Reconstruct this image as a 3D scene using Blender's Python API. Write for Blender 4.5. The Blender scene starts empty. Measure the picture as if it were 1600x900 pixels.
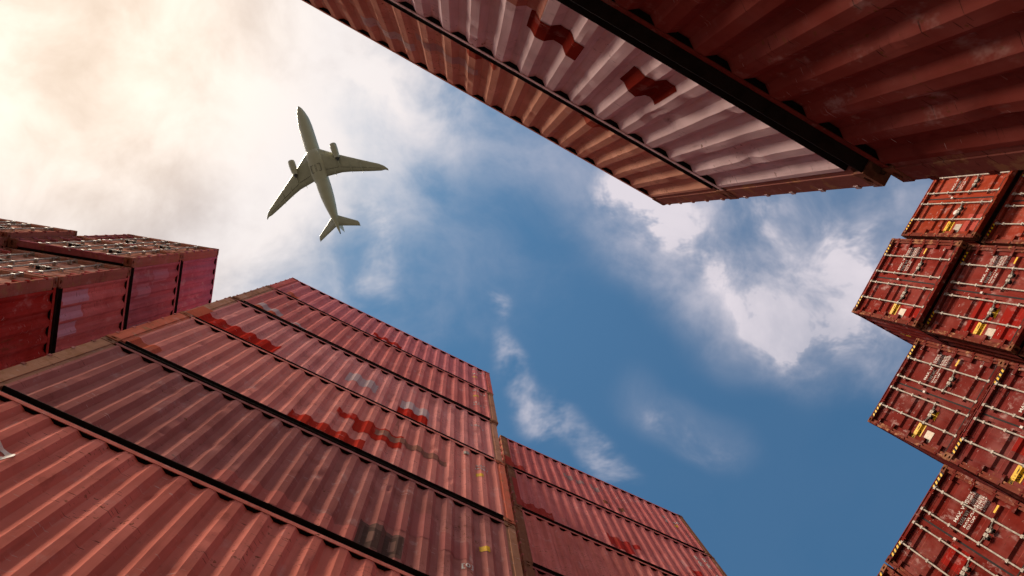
import bpy, math, random
from mathutils import Matrix, Vector

# ------------------------------------------------------------------ scene, camera, sky, sun
scene = bpy.context.scene
COL = scene.collection
R = math.radians
CAM_Z = 0.653
cd = bpy.data.cameras.new('camera')
cam = bpy.data.objects.new('camera', cd)
COL.objects.link(cam)
scene.camera = cam
cd.sensor_width = 36.0
cd.lens = 1096.73 * 36.0 / 1600.0
cd.clip_start, cd.clip_end = 0.05, 5000.0
fwd = Vector((0.0726546, 0.0924356, 1.0)).normalized()          # nearly straight up
rgt = (Vector((1, 0, 0)) - fwd * fwd.x).normalized()
dwn = fwd.cross(rgt)
m = Matrix((rgt, -dwn, -fwd)).transposed().to_4x4()
m.translation = Vector((0, 0, CAM_Z))
cam.matrix_world = m

SUN_P = Vector((-0.57, -0.315, 1.0)).normalized()                # towards the sun, upper left behind the bright cloud
SUN_STRENGTH, SUN_ANGLE = 4.2, 20.0
SKY_STRENGTH = 0.1
EXPOSURE = 1.0

ld = bpy.data.lights.new('sun', 'SUN')
ld.energy = SUN_STRENGTH
ld.angle = R(SUN_ANGLE)
ld.color = (1.0, 0.86, 0.68)
sun = bpy.data.objects.new('sun', ld)
COL.objects.link(sun)
sun.rotation_mode = 'QUATERNION'
sun.rotation_quaternion = SUN_P.to_track_quat('Z', 'Y')
sun.location = SUN_P * 60

scene.view_settings.view_transform = 'Standard'
scene.view_settings.look = 'None'
scene.view_settings.gamma = 1.0
scene.view_settings.use_curve_mapping = False
scene.view_settings.exposure = EXPOSURE
scene.render.engine = 'CYCLES'
scene.cycles.use_denoising = True
scene.cycles.max_bounces = 4
scene.cycles.diffuse_bounces = 3
scene.cycles.glossy_bounces = 2
scene.cycles.caustics_reflective = False
scene.cycles.adaptive_threshold = 0.03


class Tree:
    """small helper: arithmetic on node sockets"""
    def __init__(s, nt):
        s.nt = nt
        nt.nodes.clear()

    def node(s, t, **kw):
        n = s.nt.nodes.new(t)
        for k, v in kw.items():
            setattr(n, k, v)
        return n

    def put(s, sock, v):
        if hasattr(v, 'is_output'):
            s.nt.links.new(v, sock)
        else:
            sock.default_value = v

    def m(s, op, a, b=0.0, c=None):
        n = s.node('ShaderNodeMath', operation=op)
        s.put(n.inputs[0], a)
        s.put(n.inputs[1], b)
        if c is not None:
            s.put(n.inputs[2], c)
        return n.outputs[0]

    def add(s, a, b): return s.m('ADD', a, b)
    def sub(s, a, b): return s.m('SUBTRACT', a, b)
    def mul(s, a, b): return s.m('MULTIPLY', a, b)

    def step(s, x, lo, hi, a=0.0, b=1.0):
        n = s.node('ShaderNodeMapRange', interpolation_type='SMOOTHSTEP')
        s.put(n.inputs[0], x)
        n.inputs[1].default_value, n.inputs[2].default_value = lo, hi
        n.inputs[3].default_value, n.inputs[4].default_value = a, b
        return n.outputs[0]

    def mix(s, f, a, b, blend='MIX'):
        n = s.node('ShaderNodeMix', data_type='RGBA', blend_type=blend)
        s.put(n.inputs[0], f)
        s.put(n.inputs[6], a)
        s.put(n.inputs[7], b)
        return n.outputs[2]

    def noise(s, vec, scale, detail=4.0, rough=0.5, dist=0.0, lac=2.0):
        n = s.node('ShaderNodeTexNoise')
        s.put(n.inputs['Vector'], vec)
        n.inputs['Scale'].default_value = scale
        n.inputs['Detail'].default_value = detail
        n.inputs['Roughness'].default_value = rough
        n.inputs['Distortion'].default_value = dist
        n.inputs['Lacunarity'].default_value = lac
        return n

    def vec(s, x, y, z):
        n = s.node('ShaderNodeCombineXYZ')
        for i, v in enumerate((x, y, z)):
            s.put(n.inputs[i], v)
        return n.outputs[0]

    def xyz(s, v):
        n = s.node('ShaderNodeSeparateXYZ')
        s.put(n.inputs[0], v)
        return n.outputs

    def scale(s, v, sc):
        n = s.node('ShaderNodeVectorMath', operation='MULTIPLY')
        s.put(n.inputs[0], v)
        n.inputs[1].default_value = sc
        return n.outputs[0]

    def vadd(s, a, b):
        n = s.node('ShaderNodeVectorMath', operation='ADD')
        s.put(n.inputs[0], a)
        s.put(n.inputs[1], b)
        return n.outputs[0]


def build_world():
    w = bpy.data.worlds.new('World')
    scene.world = w
    w.use_nodes = True
    T = Tree(w.node_tree)
    sky = T.node('ShaderNodeTexSky', sky_type='NISHITA', sun_disc=False)
    sky.sun_elevation = math.asin(SUN_P.z)
    sky.sun_rotation = math.atan2(SUN_P.x, SUN_P.y)
    sky.air_density, sky.dust_density, sky.ozone_density = 1.0, 0.6, 2.0
    d = T.node('ShaderNodeTexCoord').outputs['Generated']
    x, y, z = T.xyz(d)
    zz = T.m('MAXIMUM', z, 0.06)
    px, py = T.m('DIVIDE', x, zz), T.m('DIVIDE', y, zz)          # position on a flat cloud deck at unit height
    P = T.vec(px, py, 0.0)
    # wind-torn displacement of the deck
    wv = T.noise(P, 3.2, 2, 0.6)
    c0 = T.node('ShaderNodeVectorMath', operation='SUBTRACT')
    T.put(c0.inputs[0], wv.outputs['Color'])
    c0.inputs[1].default_value = (0.5, 0.5, 0.5)
    Q = T.vadd(P, T.scale(c0.outputs[0], (0.16, 0.16, 0.0)))
    qx, qy, _ = T.xyz(Q)
    fine = T.noise(T.vadd(Q, (3.1, 1.7, 0.4)), 6.5, 5, 0.60).outputs[0]
    billow = T.noise(T.vadd(Q, (7.3, 2.9, 1.1)), 2.6, 2, 0.55).outputs[0]
    broad = T.noise(T.vadd(P, (1.3, 5.2, 0.0)), 1.1, 2, 0.55).outputs[0]
    # smaller torn clouds: centre, angle, half length, half width, weight on the deck
    veils = [(0.42, 0.075, 27, 0.20, 0.085, 0.75), (0.58, 0.06, -70, 0.13, 0.09, 0.50), (0.03, -0.14, 20, 0.13, 0.05, 0.30),
             (0.60, -0.22, 20, 0.3, 0.12, 0.4), (0.33, 0.29, 25, 0.08, 0.03, 0.12)]
    wisps = [(0.265, -0.030, 35, 0.058, 0.040, 1.05), (0.335, 0.02, 38, 0.075, 0.028, 0.55), (0.43, 0.12, 32, 0.10, 0.025, 0.5),
             (0.545, 0.155, -5, 0.085, 0.024, 0.95), (0.475, 0.18, 35, 0.055, 0.024, 0.6), (0.575, 0.085, -65, 0.07, 0.03, 0.75),
             (0.50, -0.01, 12, 0.11, 0.03, 0.55), (0.075, 0.205, 62, 0.045, 0.018, 0.50), (0.125, 0.275, 30, 0.042, 0.026, 0.55),
             (0.215, 0.337, 55, 0.045, 0.020, 0.48), (0.046, 0.112, 70, 0.020, 0.012, 0.45), (0.335, 0.300, 25, 0.055, 0.020, 0.4),
             (-0.135, 0.055, 80, 0.06, 0.035, 0.5)]

    def spread(items):
        tot = None
        for cx, cy, an, a, b, wt in items:
            ca, sa = math.cos(R(an)), math.sin(R(an))
            dx, dy = T.sub(qx, cx), T.sub(qy, cy)
            u = T.m('MULTIPLY_ADD', dx, ca / a, T.mul(dy, sa / a))
            v = T.m('MULTIPLY_ADD', dx, -sa / b, T.mul(dy, ca / b))
            g0 = T.step(T.m('MULTIPLY_ADD', u, u, T.mul(v, v)), 4.2, 0.0)
            g = T.mul(T.mul(g0, g0), wt)
            tot = g if tot is None else T.add(tot, g)
        return tot
    tear = T.noise(T.vadd(T.scale(Q, (0.8, 1.2, 1.0)), (2.2, 8.1, 0.7)), 15.0, 4, 0.62).outputs[0]
    torn = T.step(T.m('MULTIPLY_ADD', fine, 0.6, T.mul(tear, 0.4)), 0.40, 0.66, 0.0, 1.55)
    small = T.add(T.mul(T.step(T.mul(spread(wisps), torn), 0.0, 1.2), 0.78),
                  T.mul(spread(veils), T.step(fine, 0.25, 0.75, 0.25, 1.15)))
    # the great bank that covers the sun's side of the sky
    e = T.add(T.mul(T.add(qx, 0.125), -0.90), T.mul(T.add(qy, 0.065), -0.43))
    e = T.add(e, T.add(T.mul(T.sub(fine, 0.5), 0.18), T.mul(T.sub(tear, 0.5), 0.06)))
    bank = T.step(e, -0.12, 0.13)
    veil = T.mul(T.step(e, -0.34, 0.06), T.step(fine, 0.34, 0.72, 0.02, 0.28))
    # the rest of the sky, outside the picture, carries the same broken cloud
    far = T.m('SQRT', T.m('MULTIPLY_ADD', px, px, T.mul(py, py)))
    rest = T.mul(T.step(far, 0.85, 1.5), T.step(broad, 0.42, 0.62, 0.0, 0.8))
    mask = T.m('MINIMUM', T.add(0.02, T.add(T.add(bank, T.mul(veil, T.sub(1.0, bank))), T.add(small, rest))), 1.0)
    # cloud brightness: thin towards the sun, self-shaded folds, a warm aureole round the sun behind it
    dot = T.node('ShaderNodeVectorMath', operation='DOT_PRODUCT')
    T.put(dot.inputs[0], d)
    dot.inputs[1].default_value = SUN_P
    cosang = dot.outputs['Value']
    wide = T.step(cosang, 0.78, 0.97)
    core = T.step(cosang, 0.94, 1.0)
    fold = T.step(T.m('MULTIPLY_ADD', fine, 0.45, T.mul(billow, 0.55)), 0.36, 0.60)
    shade = T.mix(fold, (2.3, 2.3, 2.75, 1), (3.8, 3.5, 3.8, 1))
    lit = T.mix(T.mul(wide, 0.9), shade, T.mix(fold, (3.3, 2.9, 2.75, 1), (5.0, 4.65, 4.45, 1)))
    glow = T.mix(1.0, lit, T.mix(core, (0, 0, 0, 1), (1.3, 0.75, 0.10, 1)), 'ADD')
    base = T.mix(1.0, sky.outputs[0], (0.295, 0.555, 0.60, 1), 'MULTIPLY')
    colr = T.mix(mask, base, glow)
    bg = T.node('ShaderNodeBackground')
    T.put(bg.inputs[0], colr)
    bg.inputs[1].default_value = SKY_STRENGTH
    out = T.node('ShaderNodeOutputWorld')
    T.nt.links.new(bg.outputs[0], out.inputs[0])


build_world()
scene.world.cycles.sampling_method = 'MANUAL'
scene.world.cycles.sample_map_resolution = 256

# ------------------------------------------------------------------ materials
MATS = {}


def new_mat(name):
    mt = bpy.data.materials.new(name)
    mt.use_nodes = True
    T = Tree(mt.node_tree)
    b = T.node('ShaderNodeBsdfPrincipled')
    o = T.node('ShaderNodeOutputMaterial')
    T.nt.links.new(b.outputs[0], o.inputs[0])
    MATS[name] = mt
    return T, b


def coords(T):
    """object coordinates shifted by a random amount for each object, so that shared meshes wear differently"""
    oi = T.node('ShaderNodeObjectInfo')
    tc = T.node('ShaderNodeTexCoord').outputs['Object']
    rnd = T.mul(oi.outputs['Random'], 61.0)
    return oi.outputs['Color'], T.vadd(tc, T.vec(rnd, T.mul(rnd, 1.7), T.mul(rnd, 0.6)))


def paint_mat(name, rust, fade, rough=0.5, dirt=0.0):
    T, b = new_mat(name)
    col, V = coords(T)
    big = T.noise(V, 1.2, 4, 0.62)
    bigf, (where, _g2, soot) = big.outputs[0], T.xyz(big.outputs['Color'])
    c = T.mix(T.step(bigf, 0.42, 0.74, 0.0, fade), col, T.mix(0.16, T.mix(1.0, col, (1.45, 1.5, 1.55, 1), 'MULTIPLY'), (0.50, 0.36, 0.33, 1)))
    runs = T.noise(T.scale(V, (9.0, 9.0, 0.55)), 1.0, 3, 0.62)
    runf, (chalk, drip, _h) = runs.outputs[0], T.xyz(runs.outputs['Color'])
    c = T.mix(T.step(runf, 0.38, 0.72, 0.0, 0.38 + min(dirt, 0)), c, T.mix(1.0, c, (0.52, 0.44, 0.44, 1), 'MULTIPLY'))
    c = T.mix(T.step(chalk, 0.60, 0.80, 0.0, 0.55 * fade), c, T.mix(0.25, T.mix(1.0, c, (1.5, 1.6, 1.6, 1), 'MULTIPLY'), (0.55, 0.42, 0.40, 1)))
    c = T.mix(T.step(soot, 0.48, 0.72, 0.0, 0.26 + dirt), c, T.mix(1.0, c, (0.38, 0.32, 0.33, 1), 'MULTIPLY'))
    sp = T.noise(V, 21.0, 2, 0.6)
    spots, (sc, _g, _h) = sp.outputs[0], T.xyz(sp.outputs['Color'])
    rusty = T.mul(T.step(spots, 0.62, 0.69), T.step(where, 0.52, 0.62))
    rc = T.mix(sc, (0.055, 0.020, 0.010, 1), (0.20, 0.078, 0.030, 1))
    c = T.mix(T.mul(rusty, 0.8), c, rc)
    c = T.mix(T.mul(T.step(drip, 0.64, 0.74, 0.0, 0.5), T.step(soot, 0.42, 0.60)), c, (0.15, 0.055, 0.025, 1))
    if rust > 0:
        pn = T.noise(V, 5.0, 6, 0.68)
        pf, (pt, _g, _h) = pn.outputs[0], T.xyz(pn.outputs['Color'])
        tan = T.mix(T.step(pt, 0.35, 0.65), (0.065, 0.026, 0.013, 1), (0.32, 0.155, 0.080, 1))
        c = T.mix(T.step(pf, 0.62 - rust * 0.22, 0.72 - rust * 0.20, 0.0, 0.85 - 0.35 * (rust > 0.9)), c, tan)
    scr = T.noise(T.scale(V, (3.0, 3.0, 30.0)), 2.2, 1, 0.4).outputs[0]
    dark = T.mul(T.step(scr, 0.285, 0.262), T.step(where, 0.47, 0.57))
    c = T.mix(T.mul(dark, 0.75), c, (0.035, 0.015, 0.012, 1))
    sf = T.noise(T.scale(V, (1.0, 1.0, 0.6)), 5.5, 4, 0.66).outputs[0]
    c = T.mix(T.mul(T.step(sf, 0.54, 0.70), T.step(_g2, 0.42, 0.58, 0.0, 0.16 + 0.22 * fade)), c, (0.62, 0.47, 0.43, 1))
    c = T.mix(T.mul(T.step(sf, 0.44, 0.32), T.step(soot, 0.42, 0.58, 0.0, 0.35 + min(dirt, 0))), c, T.mix(1.0, c, (0.45, 0.38, 0.36, 1), 'MULTIPLY'))
    scm = T.mul(T.step(scr, 0.735, 0.76), T.step(where, 0.40, 0.55, 0.7, 0.0))
    c = T.mix(scm, c, (0.60, 0.46, 0.42, 1))
    T.put(b.inputs['Base Color'], c)
    T.put(b.inputs['Roughness'], T.step(bigf, 0.3, 0.7, rough - 0.08, rough + 0.15))
    b.inputs['Specular IOR Level'].default_value = 0.0
    bp = T.node('ShaderNodeBump')
    bp.inputs['Strength'].default_value = 0.35
    bp.inputs['Distance'].default_value = 0.006
    T.put(bp.inputs['Height'], T.noise(V, 6.0, 1, 0.5).outputs[0])
    T.nt.links.new(bp.outputs[0], b.inputs['Normal'])


paint_mat('container_paint', 0.0, 0.5, 0.7)
paint_mat('fresh_paint', 0.0, 0.08, 0.6, -0.25)
paint_mat('worn_post_paint', 0.38, 0.2, 0.7)
paint_mat('rusty_casting', 1.0, 0.2, 0.7, 0.2)
paint_mat('rail_paint', 0.18, 0.15, 0.55, 0.35)


def plain_mat(name, colr, rough, metal=0.0, var=0.25, scale=9.0):
    T, b = new_mat(name)
    _, V = coords(T)
    n = T.noise(V, scale, 6, 0.65).outputs[0]
    dark = tuple(v * (1 - var) for v in colr) + (1,)
    T.put(b.inputs['Base Color'], T.mix(T.step(n, 0.38, 0.66), tuple(colr) + (1,), dark))
    b.inputs['Roughness'].default_value = rough
    b.inputs['Metallic'].default_value = metal
    b.inputs['Specular IOR Level'].default_value = 0.3 if 'aircraft' in name else 0.06


plain_mat('galvanised_rod', (0.40, 0.34, 0.285), 0.6, 0.0, 0.4, 14)
plain_mat('rail_shade_black', (0.028, 0.019, 0.017), 0.8, 0, 0.4, 7)  # near-black for rail channels: their recess shade put into the colour
plain_mat('black_rubber', (0.018, 0.014, 0.014), 0.8)
plain_mat('dark_underframe', (0.035, 0.022, 0.02), 0.85)
plain_mat('yellow_sticker', (0.60, 0.33, 0.004), 0.5, 0, 0.15, 12)
plain_mat('black_print', (0.02, 0.016, 0.016), 0.7)
plain_mat('white_print', (0.58, 0.52, 0.47), 0.6, 0, 0.3, 22)
plain_mat('cream_print', (0.86, 0.76, 0.66), 0.6, 0, 0.15, 12)
plain_mat('grey_plate', (0.30, 0.24, 0.19), 0.5, 0.1, 0.3, 20)
plain_mat('aircraft_white', (0.50, 0.48, 0.34), 0.35, 0, 0.08, 0.35)
plain_mat('aircraft_grey', (0.44, 0.43, 0.31), 0.4, 0, 0.1, 0.5)
plain_mat('aircraft_dark', (0.06, 0.06, 0.06), 0.5)


def ground_mat():
    T, b = new_mat('yard_concrete')
    V = T.node('ShaderNodeTexCoord').outputs['Object']
    a = T.noise(V, 0.35, 8, 0.65).outputs[0]
    f = T.noise(V, 24.0, 5, 0.6).outputs[0]
    c = T.mix(T.step(a, 0.35, 0.7), (0.095, 0.09, 0.083, 1), (0.055, 0.053, 0.05, 1))
    T.put(b.inputs['Base Color'], T.mix(T.mul(f, 0.4), c, (0.05, 0.048, 0.045, 1)))
    b.inputs['Roughness'].default_value = 0.85


ground_mat()


# ------------------------------------------------------------------ mesh helpers
class MB:
    def __init__(s):
        s.v, s.f = [], []

    def quad(s, *pts):
        i = len(s.v)
        s.v += [tuple(p) for p in pts]
        s.f.append(tuple(range(i, i + len(pts))))

    def box(s, x0, x1, y0, y1, z0, z1):
        i = len(s.v)
        s.v += [(x, y, z) for z in (z0, z1) for y in (y0, y1) for x in (x0, x1)]
        s.f += [tuple(i + k for k in q) for q in
                ((0, 2, 3, 1), (4, 5, 7, 6), (0, 1, 5, 4), (2, 6, 7, 3), (0, 4, 6, 2), (1, 3, 7, 5))]
        return s

    def tube(s, p, q, r, n=8, r2=None):
        p, q = Vector(p), Vector(q)
        d = (q - p).normalized()
        a = d.orthogonal().normalized()
        b = d.cross(a)
        i = len(s.v)
        r2 = r if r2 is None else r2
        for c, rr in ((p, r), (q, r2)):
            for k in range(n):
                t = 2 * math.pi * k / n
                s.v.append(tuple(c + (a * math.cos(t) + b * math.sin(t)) * rr))
        for k in range(n):
            j = (k + 1) % n
            s.f.append((i + k, i + j, i + n + j, i + n + k))
        s.f.append(tuple(i + k for k in reversed(range(n))))
        s.f.append(tuple(i + n + k for k in range(n)))
        return s

    def mesh(s, name, mat, smooth=False):
        me = bpy.data.meshes.new(name)
        me.from_pydata(s.v, [], s.f)
        me.materials.append(MATS[mat])
        if smooth:
            me.polygons.foreach_set('use_smooth', [True] * len(me.polygons))
        me.update()
        return me


def put(name, me, parent=None, color=None):
    o = bpy.data.objects.new(name, me)
    COL.objects.link(o)
    if parent is not None:
        o.parent = parent
    if color is not None:
        o.color = tuple(color[:3]) + (1.0,)
    return o


def tag(o, label=None, cat=None, group=None, kind=None):
    for k, v in (('label', label), ('category', cat), ('group', group), ('kind', kind)):
        if v:
            o[k] = v
    return o


# ------------------------------------------------------------------ container geometry (door end at X = 0, sides at Y = 0 and Y = W)
W = 2.438
P_OUT, DEPTH = 0.012, 0.046      # outer plane of the side sheet and depth of its folds
POST_A, POST_B = 0.215, 0.165    # side width of door posts and of end posts
RAIL_B = 0.175                   # top of the bottom rail


class Kind:
    def __init__(s, L, H, n):
        s.L, s.H, s.n = L, H, n
        s.x0, s.x1 = POST_A, L - POST_B
        s.p = (s.x1 - s.x0) / n
        s.cache, s.dents = {}, {}

    def prof(s, x):
        """inward depth of the folded side sheet at x"""
        t = ((x - s.x0) / s.p) % 1.0
        if t < 0.14 or t > 0.86: return P_OUT
        if t < 0.36: return P_OUT + DEPTH * (t - 0.14) / 0.22
        if t < 0.64: return P_OUT + DEPTH
        return P_OUT + DEPTH * (0.86 - t) / 0.22

    def dent(s, seed, x, z):
        y = 0.0
        e = max(0.0, min(1.0, (z - RAIL_B) / 0.15, (s.H - 0.075 - z) / 0.15, (x - s.x0) / 0.1, (s.x1 - x) / 0.1))
        for dx, dz, sx, sz, a in s.dents.get(seed, ()):
            t = ((x - dx) / sx) ** 2 + ((z - dz) / sz) ** 2
            if t < 6:
                y += a * math.exp(-t) * e
        return y

    def breaks(s, a, b):
        xs = [a]
        for i in range(s.n + 1):
            for t in (0.14, 0.36, 0.64, 0.86):
                x = s.x0 + (i + t) * s.p
                if a + 1e-4 < x < b - 1e-4:
                    xs.append(x)
        xs.append(b)
        return xs


K20 = Kind(6.10, 2.591, 20)
KA = Kind(6.21, 2.591, 20)
K40 = Kind(12.192, 2.896, 40)


def side_panel(K, seed=None, dents=0):
    key = ('panel', seed)
    if key in K.cache:
        return K.cache[key]
    rnd = random.Random(seed or 0)
    rows = 1 if seed is None else 26
    z0, z1 = RAIL_B, K.H - 0.075
    xs = K.breaks(K.x0, K.x1)
    if seed is not None:                       # an extra column in the middle of each flat keeps dents local
        xs = sorted(set(xs + [(a + b) / 2 for a, b in zip(xs, xs[1:]) if b - a > 0.05]))
    ds = []
    for _ in range(dents):
        ds.append((rnd.uniform(K.x0 + .2, K.x1 - .2), rnd.uniform(0.35, K.H - 0.3), rnd.uniform(0.04, 0.12),
                   rnd.uniform(0.07, 0.18), rnd.uniform(-0.014, 0.028)))
    for _ in range(min(dents // 6, 5)):
        ds.append((rnd.uniform(K.x0 + .5, K.x1 - .5), rnd.uniform(0.6, K.H - 0.6), rnd.uniform(0.3, 0.7),
                   rnd.uniform(0.25, 0.6), rnd.uniform(0.004, 0.014)))
    K.dents[seed] = ds
    mb = MB()
    nx = len(xs)
    for r in range(rows + 1):
        z = z0 + (z1 - z0) * r / rows
        for x in xs:
            mb.v.append((x, K.prof(x) + K.dent(seed, x, z), z))
    for r in range(rows):
        for c in range(nx - 1):
            i = r * nx + c
            mb.f.append((i, i + 1, i + nx + 1, i + nx))
    K.cache[key] = mb.mesh('side_panel', 'container_paint')
    return K.cache[key]


def mirrored(me_key, K, build):
    if me_key not in K.cache:
        K.cache[me_key] = build()
    return K.cache[me_key]


def casting_mesh(K, sx, sy, sz):
    """corner casting with oblong holes in its three outer faces"""
    a, b, h = 0.178, 0.162, 0.118
    X0, Y0, Z0 = (0 if sx == 0 else K.L), (0 if sy == 0 else W), (0 if sz == 0 else K.H)
    dx, dy, dz = (1 if sx == 0 else -1), (1 if sy == 0 else -1), (1 if sz == 0 else -1)
    mb = MB()

    def face(o, e1, l1, e2, l2, nin, hole):
        o, e1, e2, nin = Vector(o), Vector(e1), Vector(e2), Vector(nin)
        c = o + e1 * (l1 / 2) + e2 * (l2 / 2)
        ring, outer = [], []
        N = 12
        for k in range(N):
            t = 2 * math.pi * (k + .5) / N
            cx, cy = math.cos(t), math.sin(t)
            ring.append(c + e1 * (cx * hole[0]) + e2 * (cy * hole[1]))
            s = 1 / max(abs(cx), abs(cy))
            outer.append(c + e1 * (cx * s * l1 / 2) + e2 * (cy * s * l2 / 2))
        for k in range(N):
            j = (k + 1) % N
            mb.quad(outer[k], outer[j], ring[j], ring[k])
            mb.quad(ring[k], ring[j], ring[j] + nin * .05, ring[k] + nin * .05)
        mb.quad(*[p + nin * .05 for p in ring])
    face((X0, Y0, Z0), (dx, 0, 0), a, (0, 0, dz), h, (0, dy, 0), (0.040, 0.026))
    face((X0, Y0, Z0), (0, dy, 0), b, (0, 0, dz), h, (dx, 0, 0), (0.036, 0.026))
    face((X0, Y0, Z0), (dx, 0, 0), a, (0, dy, 0), b, (0, 0, dz), (0.060, 0.032))
    x1, y1, z1 = X0 + dx * a, Y0 + dy * b, Z0 + dz * h
    mb.quad((x1, Y0, Z0), (x1, y1, Z0), (x1, y1, z1), (x1, Y0, z1))
    mb.quad((X0, y1, Z0), (x1, y1, Z0), (x1, y1, z1), (X0, y1, z1))
    mb.quad((X0, Y0, z1), (x1, Y0, z1), (x1, y1, z1), (X0, y1, z1))
    return mb.mesh('corner_casting', 'rusty_casting')


def post_mesh(K, end, side):
    w = POST_A if end == 0 else POST_B
    mb = MB()
    z0, z1 = 0.118, K.H - 0.118
    xa, xb = (0.006, w - 0.002) if end == 0 else (K.L - w + 0.002, K.L - 0.006)

    def Y(v): return v if side == 0 else W - v
    if end == 0:      # folded door post: a face, a small step, an inner jamb
        mb.box(xa, xb - 0.05, *sorted((Y(0.006), Y(0.06))), z0, z1)
        mb.box(xb - 0.05, xb, *sorted((Y(0.016), Y(0.06))), z0, z1)
        mb.box(xa + 0.03, xa + 0.10, *sorted((Y(0.06), Y(0.125))), z0, z1)
    else:
        mb.box(xa + 0.045, xb, *sorted((Y(0.006), Y(0.05))), z0, z1)
        mb.box(xa, xa + 0.045, *sorted((Y(0.020), Y(0.05))), z0, z1)
        mb.box(xb - 0.05, xb, *sorted((Y(0.05), Y(0.13))), z0, z1)
    return mb.mesh('corner_post', 'worn_post_paint')


def top_rail(K, side):
    def Y(v): return v if side == 0 else W - v
    z1 = K.H - 0.012
    mb = MB().box(0.178, K.L - 0.178, *sorted((Y(0.006), Y(0.013))), z1 - 0.066, z1)     # inverted channel
    mb.box(0.178, K.L - 0.178, *sorted((Y(0.013), Y(0.075))), z1 - 0.006, z1)
    outer = len(mb.f) - 6
    mb.box(0.178, K.L - 0.178, *sorted((Y(0.068), Y(0.075))), z1 - 0.10, z1 - 0.006)
    me = mb.mesh('top_rail', 'container_paint')
    me.materials.append(MATS['rail_shade_black'])          # inside of the channel coloured near-black, its shade painted in
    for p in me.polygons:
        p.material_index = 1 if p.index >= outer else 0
    return me


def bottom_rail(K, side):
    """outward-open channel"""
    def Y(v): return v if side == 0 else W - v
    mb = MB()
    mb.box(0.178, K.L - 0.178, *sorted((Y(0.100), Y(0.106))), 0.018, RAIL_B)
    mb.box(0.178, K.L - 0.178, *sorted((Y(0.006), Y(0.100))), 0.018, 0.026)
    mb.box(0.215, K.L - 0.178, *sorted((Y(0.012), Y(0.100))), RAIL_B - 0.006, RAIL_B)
    return mb.mesh('bottom_rail', 'rail_shade_black')  # whole rail near-black, painting in the shade of the open channel


def roof_mesh(K):
    mb = MB()
    n = K.n
    xs, z = [0.10], K.H - 0.03
    for i in range(n):
        for t, h in ((0.1, 0), (0.35, 0.014), (0.65, 0.014), (0.9, 0)):
            xs.append((0.1 + (K.L - 0.2) * (i + t) / n, h))
    xs[0] = (0.10, 0)
    xs.append((K.L - 0.10, 0))
    for (a, ha), (b, hb) in zip(xs, xs[1:]):
        mb.quad((a, 0.076, z + ha), (b, 0.076, z + hb), (b, W - 0.076, z + hb), (a, W - 0.076, z + ha))
    return mb.mesh('roof_panel', 'container_paint')


def underframe_mesh(K):
    mb = MB().box(0.03, K.L - 0.03, 0.107, W - 0.107, 0.145, 0.17)
    for i in range(18):
        x = 0.3 + (K.L - 0.6) * i / 17
        mb.box(x - 0.02, x + 0.02, 0.107, W - 0.107, 0.03, 0.145)
    return mb.mesh('underframe', 'dark_underframe')


def end_wall(K):
    mb = MB()
    n = 8
    y0, y1 = 0.13, W - 0.13
    p = (y1 - y0) / n
    pts = []
    for i in range(n):
        pts += [(y0 + p * (i + t), K.L - 0.05 - d) for t, d in ((0.0, .04), (0.14, .04), (0.36, 0), (0.64, 0), (0.86, .04))]
    pts.append((y1, K.L - 0.09))
    for (a, xa), (b, xb) in zip(pts, pts[1:]):
        mb.quad((xa, a, 0.1), (xb, b, 0.1), (xb, b, K.H - 0.1), (xa, a, K.H - 0.1))
    mb.box(K.L - 0.09, K.L - 0.01, 0.162, W - 0.162, K.H - 0.11, K.H - 0.014)
    mb.box(K.L - 0.09, K.L - 0.01, 0.162, W - 0.162, 0.016, 0.14)
    return mb.mesh('end_wall', 'container_paint')


DOOR_X = 0.085                       # plane of the door sheets, inside the casting faces
GROOVES = (0.155, 0.385, 0.495, 0.605, 0.845)
ROD_A = (0.225, 0.43, 0.57, 0.78)    # across the width, from the viewer's left


def door_depth(K, z):
    """X of the pressed door sheet at height z (five level grooves)"""
    f = 1 - z / K.H
    for g in GROOVES:
        d = (g - f) * K.H
        if abs(d) < 0.105:
            return DOOR_X + 0.040 * min(1.0, (0.105 - abs(d)) / 0.055)
    return DOOR_X


def door_leaf(K, right):
    ya, yb = (0.125, W / 2 - 0.006) if right else (W / 2 + 0.006, W - 0.125)
    mb = MB()
    z0, z1 = 0.135, K.H - 0.150
    zs = [z0 + 0.09, z1 - 0.09]
    for g in GROOVES:
        c = (1 - g) * K.H
        zs += [c + t for t in (-0.105, -0.050, 0.050, 0.105)]
    zs.sort()
    yi, yj = ya + 0.09, yb - 0.09
    for a, b in zip(zs, zs[1:]):
        xa, xb = door_depth(K, a + 1e-5), door_depth(K, b - 1e-5)
        mb.quad((xa, yi, a), (xa, yj, a), (xb, yj, b), (xb, yi, b))
    x = DOOR_X - 0.004
    mb.box(x, x + 0.06, ya, yi, z0, z1)
    mb.box(x, x + 0.06, yj, yb, z0, z1)
    mb.box(x, x + 0.06, yi, yj, z0, z0 + 0.09)
    mb.box(x, x + 0.06, yi, yj, z1 - 0.09, z1)
    return mb.mesh('door_leaf', 'container_paint')


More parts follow.
